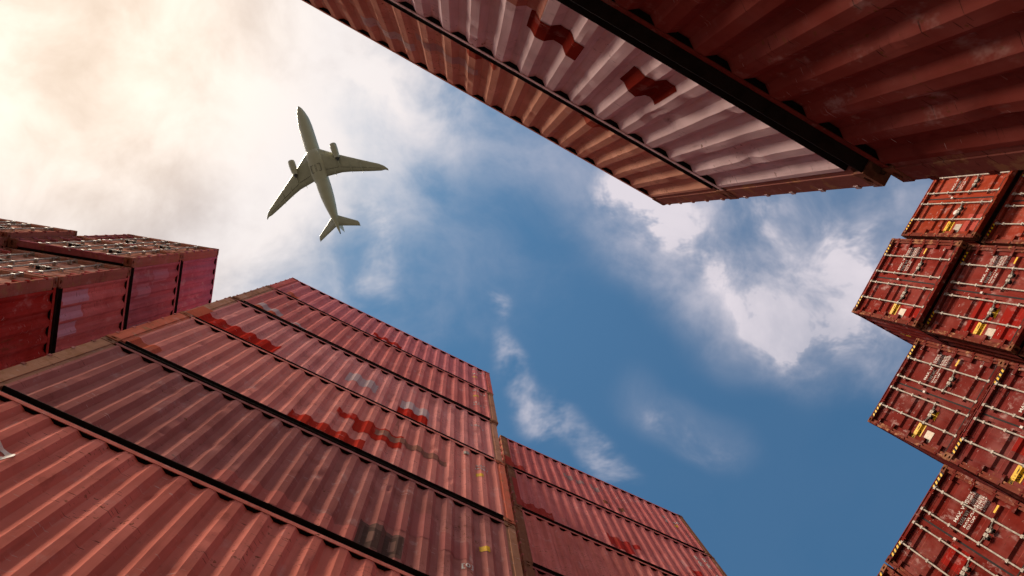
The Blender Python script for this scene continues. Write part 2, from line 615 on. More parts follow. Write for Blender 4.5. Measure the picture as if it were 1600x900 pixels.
def rod_mesh(K):
    """one locking bar with brackets and end cams, standing at Y = 0"""
    x = 0.030
    mb = MB().tube((x, 0, 0.09), (x, 0, K.H - 0.10), 0.0175, 8)
    for f in (0.16, 0.40, 0.68, 0.88):
        z = f * K.H
        mb.box(x - 0.020, DOOR_X - 0.005, -0.034, 0.034, z - 0.025, z + 0.025)
    for z in (0.085, K.H - 0.135):
        mb.box(x - 0.028, x + 0.03, -0.034, 0.030, z, z + 0.05)
        mb.box(x - 0.010, DOOR_X - 0.005, -0.062, -0.034, z + 0.008, z + 0.042)
    mb.box(x - 0.016, x + 0.02, -0.022, 0.022, K.H - 0.12, K.H - 0.06)
    return mb.mesh('lock_rod', 'galvanised_rod')


def handle_mesh(K, s):
    """swing handle lying across the door with its catch"""
    x = 0.020
    z = K.H * 0.395
    mb = MB()
    mb.tube((x, 0, z), (x - 0.008, s * 0.10, z - 0.02), 0.012, 6)
    mb.tube((x - 0.008, s * 0.10, z - 0.02), (x - 0.004, s * 0.40, z - 0.05), 0.011, 6)
    mb.box(x - 0.012, DOOR_X - 0.005, min(s * .17, s * .24), max(s * .17, s * .24), z - 0.075, z + 0.02)
    mb.box(x - 0.010, DOOR_X - 0.005, min(s * .29, s * .33), max(s * .29, s * .33), z - 0.085, z - 0.01)
    return mb.mesh('door_handle', 'galvanised_rod')


def catch_mesh(K, s):
    x, z = 0.04, K.H * 0.395
    mb = MB().box(x - 0.02, DOOR_X - 0.005, min(s * .13, s * .20), max(s * .13, s * .20), z - 0.10, z - 0.05)
    mb.tube((x - 0.022, s * 0.165, z - 0.075), (x + 0.02, s * 0.165, z - 0.075), 0.030, 8)
    return mb.mesh('handle_catch', 'black_rubber')


def header_mesh(K):
    mb = MB().box(0.016, 0.14, 0.162, W - 0.162, K.H - 0.118, K.H - 0.016)
    mb.box(0.004, 0.05, 0.165, W - 0.165, K.H - 0.034, K.H - 0.012)
    mb.box(0.12, 0.14, 0.125, W - 0.125, K.H - 0.16, K.H - 0.118)
    for f in (0.27, 0.50, 0.73):
        mb.box(0.006, 0.030, f * W - 0.012, f * W + 0.012, K.H - 0.160, K.H - 0.034)
    return mb.mesh('door_header', 'container_paint')


def sill_mesh(K):
    mb = MB().box(0.014, 0.14, 0.162, W - 0.162, 0.016, 0.118)
    for f in (0.27, 0.50, 0.73):
        mb.box(0.004, 0.014, f * W - 0.05, f * W + 0.05, 0.03, 0.125)
    return mb.mesh('door_sill', 'rail_paint')


def gasket_mesh(K):
    x = DOOR_X - 0.012
    mb = MB().box(x, x + 0.03, W / 2 - 0.018, W / 2 + 0.018, 0.14, K.H - 0.155)
    for a, b in ((0.106, 0.124), (W - 0.124, W - 0.106)):
        mb.box(x + 0.004, x + 0.05, a, b, 0.13, K.H - 0.145)
    mb.box(x + 0.004, x + 0.05, 0.106, W - 0.106, 0.118, 0.134)
    return mb.mesh('door_gasket', 'black_rubber')


def hinge_mesh(K, side, f):
    def Y(v): return v if side == 0 else W - v
    z = f * K.H
    mb = MB()
    mb.tube((0.028, Y(0.064), z - 0.06), (0.028, Y(0.064), z + 0.06), 0.02, 8)
    mb.box(0.028, 0.08, *sorted((Y(0.070), Y(0.24))), z - 0.035, z + 0.035)
    mb.box(-0.006, 0.03, *sorted((Y(0.0), Y(0.05))), z - 0.03, z + 0.03)
    return mb.mesh('hinge', 'container_paint')


def shared(K, key, build):
    if key not in K.cache:
        K.cache[key] = build()
    return K.cache[key]


# ---- print and paint laid on the folded sheets
TEXT = {}


def text_shape(s):
    """2-D outline of a line of lettering, one unit high"""
    if s not in TEXT:
        cu = bpy.data.curves.new('lettering', 'FONT')
        cu.body = s
        cu.size = 1.35
        cu.offset = 0.018
        cu.resolution_u = 2
        o = bpy.data.objects.new('lettering', cu)
        COL.objects.link(o)
        dg = bpy.context.evaluated_depsgraph_get()
        me = o.evaluated_get(dg).to_mesh()
        TEXT[s] = ([(v.co.x, v.co.y) for v in me.vertices], [tuple(p.vertices) for p in me.polygons])
        o.evaluated_get(dg).to_mesh_clear()
        bpy.data.objects.remove(o)
        bpy.data.curves.remove(cu)
    return TEXT[s]


def door_print(K, root, text, a, b, h, mat='white_print', right=None):
    """lettering on a door: a across from the viewer's left, b down from the top, h letter height in metres"""
    vs, fs = text_shape(text)
    mb = MB()
    for x, y in vs:
        z = (1 - b) * K.H + y * h
        Y = (1 - a) * W - x * h * 0.92
        mb.v.append((door_depth(K, z) - 0.004, Y, z))
    mb.f = fs
    return put('lettering', mb.mesh('lettering', mat), root)


def door_sheet(K, root, name, mat, pts, off=0.003, color=None):
    """flat sticker or paint patch following the pressed door; pts = polygon of (a, b)"""
    if len(pts) == 4:
        mb = MB()
        (a0, b0), (a1, _), (_, b1), _ = pts
        z0, z1 = sorted(((1 - b0) * K.H, (1 - b1) * K.H))
        zs = [z0, z1]
        for g in GROOVES:
            c = (1 - g) * K.H
            zs += [c + t for t in (-0.105, -0.050, 0.050, 0.105) if z0 < c + t < z1]
        zs.sort()
        for p, q in zip(zs, zs[1:]):
            xp, xq = door_depth(K, p + 1e-4) - off, door_depth(K, q - 1e-4) - off
            ya, yb = (1 - a0) * W, (1 - a1) * W
            mb.quad((xp, ya, p), (xp, yb, p), (xq, yb, q), (xq, ya, q))
    else:
        mb = MB()
        mb.quad(*[(DOOR_X - off, (1 - a) * W, (1 - b) * K.H) for a, b in pts])
    return put(name, mb.mesh(name, mat), root, color)


def side_patch(K, root, u0, u1, z0, z1, color, side=0, mat='fresh_paint', off=0.004, rag=0.02, name='paint_patch', seed=1):
    """rectangle of newer or faded paint following the folded side, with slightly uneven edges"""
    rnd = random.Random(seed * 7 + int(u0 * 100))
    mb = MB()
    xs = K.breaks(u0, u1)
    xs = sorted(set(xs + [(a + b) / 2 for a, b in zip(xs, xs[1:]) if b - a > 0.05]))
    rows = max(1, int((z1 - z0) / 0.09)) if root.get('sheet') else 1
    lo, hi = z0, z1
    for x in xs:
        lo = max(z0 - rag, min(z0 + rag, lo + rnd.uniform(-rag, rag) * 0.5))
        hi = max(z1 - rag, min(z1 + rag, hi + rnd.uniform(-rag, rag) * 0.5))
        flush = x < K.x0 or x > K.x1
        for r in range(rows + 1):
            z = lo + (hi - lo) * r / rows
            y = (0.006 if flush else K.prof(x) + (K.dent(root.get('sheet'), x, z) if side == 0 else 0)) - off
            mb.v.append((x, y if side == 0 else W - y, z))
    n = rows + 1
    for i in range(len(xs) - 1):
        for r in range(rows):
            k = i * n + r
            mb.f.append((k, k + n, k + n + 1, k + 1))
    return put(name, mb.mesh(name, mat), root, color)


def side_print(K, root, text, u, z, h, mat='white_print', vertical=False, off=0.007):
    """lettering on the side sheet at Y = 0, read from outside"""
    vs, fs = text_shape(text)
    mb = MB()
    for x, y in vs:
        X, Z = (u + x * h, z + y * h)
        if vertical:
            X, Z = u + y * h, z - x * h
        mb.v.append((X, K.prof(X) + K.dent(root.get('sheet'), X, Z) - off, Z))
    mb.f = fs
    return put('lettering', mb.mesh('lettering', mat), root)


def tint(c, k):
    return tuple(max(0.0, min(1.0, v * k)) for v in c)


def make_container(K, loc, yaw, color, label, group, doors=0, seed=None, dents=0, post=None, cat='container', seen=True, door=None):
    root = bpy.data.objects.new('shipping_container', None)
    COL.objects.link(root)
    root.empty_display_size = 0.3
    root.location = loc
    root.rotation_euler = (0, 0, R(yaw))
    tag(root, label, cat, group)
    if seed is not None:
        root['sheet'] = seed
    post = post or color
    for sx in (0, 1):
        for sy in (0, 1):
            put('corner_post', shared(K, ('post', sx, sy), lambda: post_mesh(K, sx, sy)), root, post)
            for sz in (0, 1):
                put('corner_casting', shared(K, ('cast', sx, sy, sz), lambda: casting_mesh(K, sx, sy, sz)), root, tint(post, 0.8))
    for sy in (0, 1):
        put('top_rail', shared(K, ('trail', sy), lambda: top_rail(K, sy)), root, color)
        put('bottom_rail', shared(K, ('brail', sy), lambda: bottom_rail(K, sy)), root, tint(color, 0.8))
    put('side_panel', side_panel(K, seed, dents), root, color)
    p = put('side_panel', side_panel(K), root, color)          # far side: the same sheet turned about
    p.matrix_basis = Matrix.Translation((K.x0 + K.x1, W, 0)) @ Matrix.Rotation(math.pi, 4, 'Z')
    put('roof_panel', shared(K, 'roof', lambda: roof_mesh(K)), root, color)
    put('underframe', shared(K, 'under', lambda: underframe_mesh(K)), root, color)
    put('end_wall', shared(K, 'endw', lambda: end_wall(K)), root, color)
    put('door_header', shared(K, 'head', lambda: header_mesh(K)), root, door or color)
    put('door_sill', shared(K, 'sill', lambda: sill_mesh(K)), root, tint(color, 0.8))
    for r in (0, 1):
        lf = put('door_leaf', shared(K, ('leaf', r), lambda: door_leaf(K, r)), root, tint(door or color, 0.97 + 0.05 * r))
    if seen and doors == 0:
        for f in (0.12, 0.31, 0.5, 0.69, 0.88):
            put('hinge', shared(K, ('hinge', 0, f), lambda: hinge_mesh(K, 0, f)), root, tint(color, 0.8))
    if doors:
        put('door_gasket', shared(K, 'gask', lambda: gasket_mesh(K)), root)
        for sy in (0, 1):
            for f in (0.12, 0.31, 0.5, 0.69, 0.88):
                put('hinge', shared(K, ('hinge', sy, f), lambda: hinge_mesh(K, sy, f)), root, tint(color, 0.8))
        for i, a in enumerate(ROD_A):
            rd = put('lock_rod', shared(K, 'rod', lambda: rod_mesh(K)), root)
            rd.location = (0, (1 - a) * W, 0)
            s = (-1, -1, 1, 1)[i] if i in (0, 3) else (1, -1)[i - 1]
            s = -1 if i in (0, 2) else 1
            if i == 3: s = 1
            hd = put('door_handle', shared(K, ('hand', s), lambda: handle_mesh(K, s)), rd)
            ct = put('handle_catch', shared(K, ('catch', s), lambda: catch_mesh(K, s)), rd)
    return root


# ------------------------------------------------------------------ the yard
mb = MB()
mb.quad((-6000, -6000, 0), (6000, -6000, 0), (6000, 6000, 0), (-6000, 6000, 0))
g = put('yard_ground', mb.mesh('yard_ground', 'yard_concrete'))
tag(g, 'stained grey concrete ground of the container yard', 'ground', kind='structure')

S20, S40 = 2.591, 2.896
RED = (0.40, 0.026, 0.016)
ORANGE = (0.46, 0.105, 0.058)
PALE = (0.46, 0.33, 0.32)


def offset(o, yaw, du, dv):
    c, s = math.cos(R(yaw)), math.sin(R(yaw))
    return o[0] + du * c - dv * s, o[1] + du * s + dv * c


# ------------------------------------------------------------------ stack in the lower left, long sides to the camera
AG = 'containers in the tall stack at lower left'
A_O, A_Y = (-4.77, 1.535), 26.65
A = [  # colour, post, du, dv, label
    ((0.62, 0.185, 0.185), (0.56, 0.13, 0.115), 0.045, 0.00, 'topmost pinkish red container of the tall lower left stack, meeting the sky'),
    ((0.57, 0.170, 0.148), (0.40, 0.20, 0.13), 0.03, 0.00, 'dusty red container second from the top in the lower left stack, rusty tan post'),
    ((0.60, 0.225, 0.198), (0.44, 0.22, 0.145), -0.01, 0.02, 'faded red container third from the top at lower left, small red and white patch'),
    ((0.60, 0.210, 0.168), (0.56, 0.15, 0.09), 0.0, 0.00, 'container fourth from the top at lower left, wavy bright red and brown paint stripes'),
    ((0.38, 0.140, 0.115), (0.40, 0.20, 0.12), 0.0, 0.015, 'grimy dark maroon container fifth from the top at lower left, grey ghost lettering'),
    ((0.66, 0.200, 0.148), (0.34, 0.12, 0.09), 0.0, 0.0, 'brick red container at the bottom left corner with a cream emblem fragment'),
    ((0.33, 0.09, 0.075), None, 0.0, 0.0, 'lower container of the stack at lower left, below the picture'),
    ((0.30, 0.08, 0.07), None, 0.0, 0.0, 'lower container of the stack at lower left, below the picture'),
]
AC = []
for t, (c, p, du, dv, lab) in enumerate(A):
    x, y = offset(A_O, A_Y, du, dv)
    AC.append(make_container(KA, (x, y, (7 - t) * S20), A_Y, c, lab, AG, seed=100 + t if t < 6 else None,
                             dents=(10, 14, 40, 24, 34, 44, 0, 0)[t], post=p, seen=t < 6))
sp = side_patch
sp(KA, AC[0], 2.80, 3.60, 0.34, 0.66, RED)
sp(KA, AC[0], 0.42, 0.75, 0.30, 0.60, ORANGE)
sp(KA, AC[1], 0.40, 0.98, 0.42, 0.78, PALE)
sp(KA, AC[1], 0.40, 1.05, 0.19, 0.40, ORANGE)
sp(KA, AC[1], 1.25, 1.60, 0.28, 0.42, PALE)
sp(KA, AC[2], 0.03, 0.24, 0.14, 0.98, ORANGE, off=0.006)
sp(KA, AC[2], 0.24, 1.66, 0.19, 0.78, RED)
sp(KA, AC[2], 2.95, 3.58, 0.82, 1.42, PALE)
sp(KA, AC[2], 4.07, 4.68, 0.19, 0.70, RED)
sp(KA, AC[2], 4.10, 4.70, 0.70, 1.24, PALE)
sp(KA, AC[3], 0.22, 0.60, 0.19, 0.52, ORANGE)
sp(KA, AC[3], 2.60, 3.76, 0.19, 0.56, (0.40, 0.034, 0.020))
sp(KA, AC[3], 3.15, 3.48, 1.25, 1.52, RED)
sp(KA, AC[3], 3.48, 4.30, 0.92, 1.52, (0.39, 0.03, 0.018))
sp(KA, AC[3], 3.84, 5.09, 1.18, 1.42, (0.26, 0.115, 0.082), off=0.007)
sp(KA, AC[4], 2.40, 4.07, 0.19, 0.52, (0.48, 0.15, 0.12))
sp(KA, AC[4], 4.07, 4.62, 0.19, 0.80, (0.15, 0.085, 0.068), rag=0.05)
for a in ((4.26, 4.62, 0.95, 1.45), (4.66, 5.02, 1.0, 1.72), (5.08, 5.45, 0.92, 1.40)):
    sp(KA, AC[4], *a, (0.36, 0.12, 0.105), rag=0.04)
for u in (4.14, 4.40):
    sp(KA, AC[4], u, u + 0.20, 0.25, 0.72, (0.09, 0.055, 0.045), rag=0.06, off=0.006)
    sp(KA, AC[4], u + 0.06, u + 0.13, 0.36, 0.60, (0.18, 0.10, 0.08), rag=0.04, off=0.008)
sp(KA, AC[4], 5.63, 5.76, 1.40, 1.55, (1, 1, 1), mat='yellow_sticker', rag=0.0, name='sticker', off=0.004)
side_print(KA, AC[4], '[0]', 5.36, 0.74, 0.10)
sp(KA, AC[3], 5.63, 5.75, 1.40, 1.54, (1, 1, 1), mat='yellow_sticker', rag=0.0, name='sticker', off=0.004)
for k, z in enumerate((1.86, 1.72)):
    side_print(KA, AC[3], ('22G1', '0465')[k], 5.62, z, 0.09)
sp(KA, AC[3], 5.39, 5.49, 2.12, 2.26, (1, 1, 1), mat='grey_plate', rag=0.0, name='vent_cover', off=0.02)
side_print(KA, AC[2], '22G1', 5.58, 1.72, 0.11)
for z, s in ((2.14, '22G1'), (0.98, '0731'), (0.80, 'US')):
    side_print(KA, AC[1], s, 5.64, z, 0.12)
sp(KA, AC[1], 5.65, 5.78, 1.60, 1.72, (1, 1, 1), mat='yellow_sticker', rag=0.0, name='sticker', off=0.004)
for z, s in ((2.10, '22G1'), (1.50, '31')):
    side_print(KA, AC[0], s, 5.64, z, 0.14)
sp(KA, AC[0], 5.65, 5.78, 1.12, 1.24, (1, 1, 1), mat='yellow_sticker', rag=0.0, name='sticker', off=0.004)
# fragment of a cream emblem, an oval ring with a thick tail
mbq = MB()
N = 56


def rp(t, k):
    rx, rz, cx, cz = 0.20 + 0.075 * k, 0.07 + 0.07 * k, 0.78, 1.645 - 0.01 * k
    X, Z = cx + rx * math.cos(t), cz + rz * math.sin(t)
    return (X, KA.prof(X) + KA.dent(105, X, Z) - 0.006, Z)


for k in range(N):
    t0, t1 = 2 * math.pi * k / N, 2 * math.pi * (k + 1) / N
    for q in range(3):
        mbq.quad(rp(t0, (q + 1) / 3), rp(t1, (q + 1) / 3), rp(t1, q / 3), rp(t0, q / 3))
put('emblem', mbq.mesh('emblem', 'cream_print'), AC[5])

# ------------------------------------------------------------------ the stack behind its right end
CG = 'containers in the stack at bottom centre'
C_O, C_Y = (1.145, 6.175), 25.3
CC = []
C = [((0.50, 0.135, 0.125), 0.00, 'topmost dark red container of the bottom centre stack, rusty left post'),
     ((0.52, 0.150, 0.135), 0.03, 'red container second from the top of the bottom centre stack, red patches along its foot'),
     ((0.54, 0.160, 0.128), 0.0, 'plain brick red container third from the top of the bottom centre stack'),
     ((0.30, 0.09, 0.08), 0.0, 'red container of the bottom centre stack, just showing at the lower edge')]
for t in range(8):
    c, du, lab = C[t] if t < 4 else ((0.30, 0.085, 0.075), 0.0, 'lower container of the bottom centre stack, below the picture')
    x, y = offset(C_O, C_Y, du, 0.0)
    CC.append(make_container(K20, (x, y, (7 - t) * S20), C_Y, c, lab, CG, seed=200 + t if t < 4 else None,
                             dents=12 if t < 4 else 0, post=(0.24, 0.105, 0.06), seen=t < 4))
sp(K20, CC[0], 0.01, 0.215, 0.13, 0.80, (0.36, 0.05, 0.035), off=0.006)
sp(K20, CC[0], 0.215, 0.62, 0.19, 0.55, (0.34, 0.045, 0.035))
sp(K20, CC[1], 0.08, 0.215, 0.20, 1.90, (0.36, 0.055, 0.045), off=0.006)
sp(K20, CC[1], 0.215, 1.02, 0.19, 0.62, (0.34, 0.045, 0.035))
sp(K20, CC[1], 2.48, 3.12, 0.28, 0.90, (0.34, 0.03, 0.025))
sp(K20, CC[1], 3.22, 3.40, 0.75, 0.98, (0.34, 0.03, 0.025))
sp(K20, CC[1], 4.80, 5.18, 0.72, 1.05, (0.36, 0.03, 0.025))
for u, z, h, s in ((5.20, 1.95, 0.08, '22G1 0418'), (5.66, 0.95, 0.08, '3 0712')):
    side_print(K20, CC[0], s, u, z, h, vertical=True)
side_print(K20, CC[0], '45R', 5.42, 1.62, 0.12)
sp(K20, CC[0], 5.45, 5.58, 1.40, 1.54, (1, 1, 1), mat='yellow_sticker', rag=0.0, name='sticker', off=0.004)
for u, z in ((5.30, 2.05), (5.58, 2.15)):
    side_print(K20, CC[1], '22G1 0563', u, z, 0.09, vertical=True)
side_print(K20, CC[1], '45', 5.62, 1.2, 0.12)
for u in (1.9, 2.3, 2.75):
    sp(K20, CC[0], u, u + 0.28, 1.35, 1.65, (0.30, 0.17, 0.16), rag=0.05)
for u in (3.0, 3.4):
    sp(K20, CC[0], u, u + 0.22, 0.55, 0.8, (0.16, 0.055, 0.03), rag=0.06)

# ------------------------------------------------------------------ stack overhead at upper right
DG = 'containers in the low stack at upper right'
D_O, D_Y = (2.815, -0.262), 208.18
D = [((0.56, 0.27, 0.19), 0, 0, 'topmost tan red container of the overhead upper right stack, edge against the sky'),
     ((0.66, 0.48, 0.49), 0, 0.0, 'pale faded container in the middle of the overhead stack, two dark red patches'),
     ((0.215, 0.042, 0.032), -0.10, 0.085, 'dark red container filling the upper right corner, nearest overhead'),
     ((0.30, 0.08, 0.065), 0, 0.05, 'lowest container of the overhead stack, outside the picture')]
DC = []
for t, (c, du, dv, lab) in enumerate(D):
    x, y = offset(D_O, D_Y, du, dv)
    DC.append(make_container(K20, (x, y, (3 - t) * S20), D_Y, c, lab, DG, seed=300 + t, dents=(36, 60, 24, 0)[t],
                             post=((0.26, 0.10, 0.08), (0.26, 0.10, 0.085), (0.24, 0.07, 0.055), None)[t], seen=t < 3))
DR = (0.15, 0.014, 0.009)
sp(K20, DC[1], 2.17, 2.64, 0.76, 1.20, DR, rag=0.05)
sp(K20, DC[1], 1.43, 1.79, 0.60, 1.18, DR, rag=0.06)
sp(K20, DC[1], 2.55, 4.4, 0.19, 0.72, (0.40, 0.16, 0.12), rag=0.02)
sp(K20, DC[0], 1.45, 1.78, 0.19, 0.42, (0.32, 0.07, 0.045), rag=0.04)
sp(K20, DC[0], 2.80, 3.15, 0.19, 0.45, (0.32, 0.07, 0.045), rag=0.04)
sp(K20, DC[0], 3.85, 4.55, 1.50, 1.85, (0.52, 0.38, 0.34), rag=0.03)
sp(K20, DC[0], 3.0, 3.8, 0.95, 1.30, (0.44, 0.27, 0.24), rag=0.05)

# ------------------------------------------------------------------ stack at the left edge: sides and door ends
BG = 'containers in the far left stack'
B_O, B_Y = (-6.715, 0.765), 99.5
Bcol = [((0.40, 0.115, 0.15), 0.00, 0.00, 'topmost mauve container at the front corner of the far left stack'),
        ((0.42, 0.115, 0.13), 0.00, 0.00, 'purplish container second from the top at the front corner of the far left stack'),
        ((0.56, 0.13, 0.12), 0.19, 0.0, 'maroon container third from the top at far left, under the overhanging pair'),
        ((0.38, 0.036, 0.028), 0.19, 0.02, 'bright red container at the left edge, fourth from the top of its stack')]
BC = []
for t in range(8):
    c, du, dv, lab = Bcol[t] if t < 4 else ((0.28, 0.05, 0.045), 0.19, 0.0, 'lower container of the far left stack, outside the picture')
    x, y = offset(B_O, B_Y, du, dv)
    BC.append(make_container(K20, (x, y, (7 - t) * S20), B_Y, c, lab, BG, doors=1 if t < 4 else 0, seed=400 + t if t < 4 else None,
                             dents=14 if t < 4 else 0, post=(0.36, 0.12, 0.09), seen=t < 4, door=(0.50, 0.235, 0.165)))
for (u0, u1, z0, z1) in ((0.35, 0.62, 1.2, 2.0), (0.62, 0.92, 0.5, 1.1)):
    sp(K20, BC[1], u0, u1, z0, z1, (0.46, 0.17, 0.20), rag=0.03)
sp(K20, BC[1], 1.5, 2.3, 0.4, 1.3, (0.42, 0.19, 0.21), rag=0.05)
for (u0, u1, z0, z1) in ((0.30, 0.52, 0.19, 1.1), (0.58, 0.80, 0.19, 0.9), (0.86, 1.08, 0.19, 0.8)):
    sp(K20, BC[2], u0, u1, z0, z1, (0.56, 0.27, 0.32), rag=0.03)
sp(K20, BC[3], 1.0, 1.1, 0.25, 0.5, (1, 1, 1), mat='yellow_sticker', rag=0.0, name='sticker', off=0.004)
for t in range(7):
    lab = ('red container topping the second column of the far left stack, behind the front corner',
           'red container second from the top in the second column at far left',
           'red container third from the top in the second column at far left')[t] if t < 3 else \
        'lower container of the far left stack, outside the picture'
    x, y = offset(B_O, B_Y, -0.11 + 0.1 * (t % 2), W + 0.02)
    BC.append(make_container(K20, (x, y, (6 - t) * S20), B_Y, (0.29, 0.06, 0.05), lab, BG, doors=1 if t < 3 else 0, seen=t < 3,
                             post=(0.36, 0.12, 0.09), door=(0.50, 0.235, 0.165)))

# ------------------------------------------------------------------ stepped stacks of tall containers on the right, doors to the camera
EG = 'tall containers in the stepped stacks at right'
WEIGHTS = [('MAX. WT.', 0.615, 0.335, 0.085), ('TARE WT.', 0.615, 0.372, 0.06), ('PAYLOAD', 0.615, 0.415, 0.085), ('CU. CAP.', 0.615, 0.452, 0.06)]
NUMBERS = [('32.500 KGS', 0.33), ('71.650 LBS', 0.352), ('3.680 KGS', 0.374), ('8.110 LBS', 0.396), ('28.820 KGS', 0.418),
           ('63.540 LBS', 0.440), ('76.4 CU.M', 0.462), ('2.700 CU.FT', 0.484)]


def dress_door(root, caution=True, triangle=True, faded=False, variant=0):
    K = K40
    for s, a, b, h in WEIGHTS:
        door_print(K, root, s, a, b, h * (0.95 + 0.1 * (variant % 2)))
    for s, b in NUMBERS:
        door_print(K, root, s, 0.805, b - 0.01, 0.052)
    if caution:
        a0 = 0.022 if variant % 2 == 0 else 0.03
        door_sheet(K, root, 'caution_sticker', 'yellow_sticker', [(a0, 0.53), (a0 + 0.188, 0.53), (a0 + 0.188, 0.602), (a0, 0.602)], 0.004)
        door_print(K, root, 'CAUTION', a0 + 0.010, 0.588, 0.112, 'black_print').location.x = -0.004
    door_sheet(K, root, 'data_plate', 'grey_plate', [(0.075, 0.655), (0.175, 0.655), (0.175, 0.735), (0.075, 0.735)], 0.006)
    if triangle:
        door_sheet(K, root, 'warning_triangle', 'yellow_sticker', [(0.275, 0.665), (0.375, 0.665), (0.325, 0.585)], 0.004)
        door_print(K, root, '!', 0.32, 0.650, 0.10, 'black_print').location.x = -0.004
    door_sheet(K, root, 'yellow_mark', 'yellow_sticker', [(0.835, 0.545), (0.905, 0.545), (0.905, 0.562), (0.835, 0.562)], 0.004)
    door_print(K, root, '[0]', 0.90, 0.10, 0.075)
    door_print(K, root, '45G1', 0.885, 0.80, 0.06)
    mb = MB().box(0.02, DOOR_X - 0.006, W * 0.49, W * 0.51, K.H * 0.57, K.H * 0.57 + 0.07)
    put('door_seal', mb.mesh('door_seal', 'white_print'), root)
    # hazard stripes at both ends of the header mark extra height
    for s0 in (0.175, W - 0.175 - 0.40):
        mb = MB()
        mb.quad((0.012, s0, K.H - 0.112), (0.012, s0 + 0.40, K.H - 0.112), (0.012, s0 + 0.40, K.H - 0.040), (0.012, s0, K.H - 0.040))
        hz = put('hazard_band', mb.mesh('hazard_band', 'black_print'), root)
        for k in range(4):
            y = s0 + 0.02 + k * 0.095
            mb = MB()
            mb.quad((0.009, y + 0.030, K.H - 0.112), (0.009, y + 0.078, K.H - 0.112), (0.009, y + 0.048, K.H - 0.040), (0.009, y, K.H - 0.040))
            put('hazard_stripe', mb.mesh('hazard_stripe', 'yellow_sticker'), hz)


E_COLS = [  # origin, yaw, tiers, setbacks, labels of the visible tiers from the top
    ((13.94, -1.854), 29.0, 7, (0, 0.25, 0.3), [
        'orange red container at right under the overhead stack, top of its column, doors shown',
        'red container at the right edge, second from the top below the overhead stack']),
    ((12.50, 0.355), 27.3, 7, (0, 0.20, 0.40), [
        'topmost red container at right, corner jutting into the cloud, side and doors shown',
        'red container at right edge with caution sticker, triangle and bright red repainted panel',
        'red container third from the top at right, in the shade of those above']),
    ((11.452, 2.81), 29.0, 6, (0, 0.0, 0.1), [
        'dark red container midway down the right stacks, its corner jutting into blue sky',
        'dark red container at the right edge with a large caution sticker, below the jutting one']),
    ((10.245, 5.04), 29.3, 5, (0, 0.1, 0.1), [
        'dark red container at lower right with clear white weight lettering']),
    ((9.04, 7.20), 29.3, 5, (0, 0.1, 0.1), [
        'dark red container cut off by the lower edge at far right']),
]
EC = {}
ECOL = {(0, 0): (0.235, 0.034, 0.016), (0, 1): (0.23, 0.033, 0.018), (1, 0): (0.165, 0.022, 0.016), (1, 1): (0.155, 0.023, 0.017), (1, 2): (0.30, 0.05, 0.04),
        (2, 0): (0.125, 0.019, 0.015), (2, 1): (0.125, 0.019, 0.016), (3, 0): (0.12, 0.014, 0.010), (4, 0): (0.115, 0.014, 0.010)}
for i, (o, yaw, n, sb, labs) in enumerate(E_COLS):
    for t in range(n):
        vis = t < len(labs)
        x, y = offset(o, yaw, sb[min(t, 2)], 0)
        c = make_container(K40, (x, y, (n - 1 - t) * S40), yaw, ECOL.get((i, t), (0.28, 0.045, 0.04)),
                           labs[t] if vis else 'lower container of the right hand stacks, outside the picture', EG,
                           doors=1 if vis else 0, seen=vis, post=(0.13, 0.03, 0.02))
        EC[i, t] = c
        if vis:
            dress_door(c, triangle=(i, t) in ((1, 1), (2, 0), (2, 1)), variant=i + t)
ds = door_sheet


def dpatch(k, a0, b0, a1, b1, col):
    ds(K40, EC[k], 'paint_patch', 'fresh_paint', [(a0, b0), (a1, b0), (a1, b1), (a0, b1)], 0.002, col)


dpatch((1, 0), 0.10, 0.62, 0.22, 0.93, (0.21, 0.014, 0.010))
dpatch((1, 1), 0.10, 0.40, 0.46, 0.62, (0.21, 0.014, 0.010))
dpatch((1, 1), 0.06, 0.72, 0.44, 0.93, (0.21, 0.014, 0.010))
dpatch((2, 1), 0.30, 0.42, 0.45, 0.60, (0.18, 0.010, 0.007))
dpatch((2, 1), 0.06, 0.62, 0.20, 0.92, (0.18, 0.010, 0.007))
dpatch((3, 0), 0.28, 0.38, 0.46, 0.60, (0.18, 0.010, 0.007))
dpatch((0, 0), 0.08, 0.75, 0.30, 0.92, (0.33, 0.06, 0.045))
ds(K40, EC[0, 0], 'round_label', 'white_print', [(0.325 + 0.03 * math.cos(k * math.pi / 5), 0.55 + 0.025 * math.sin(k * math.pi / 5)) for k in range(10)], 0.004)
# markings on the one long side that shows, facing down the picture
for u, z in ((1.1, 1.9), (4.2, 1.9), (4.6, 1.7)):
    side_patch(K40, EC[1, 0], u, u + 0.22, z, z + 0.2, (1, 1, 1), side=1, mat='yellow_sticker', rag=0.03, name='sticker', off=0.004)


# ------------------------------------------------------------------ airliner
def loft(sections, n=20):
    """closed body from (s, centre height, half width, half height)"""
    mb = MB()
    for s, h, a, b in sections:
        for k in range(n):
            t = 2 * math.pi * k / n
            mb.v.append((a * math.cos(t), s, h + b * math.sin(t)))
    for i in range(len(sections) - 1):
        for k in range(n):
            j = (k + 1) % n
            mb.f.append((i * n + k, i * n + j, (i + 1) * n + j, (i + 1) * n + k))
    mb.f.append(tuple(range(n)))
    mb.f.append(tuple((len(sections) - 1) * n + k for k in reversed(range(n))))
    return mb


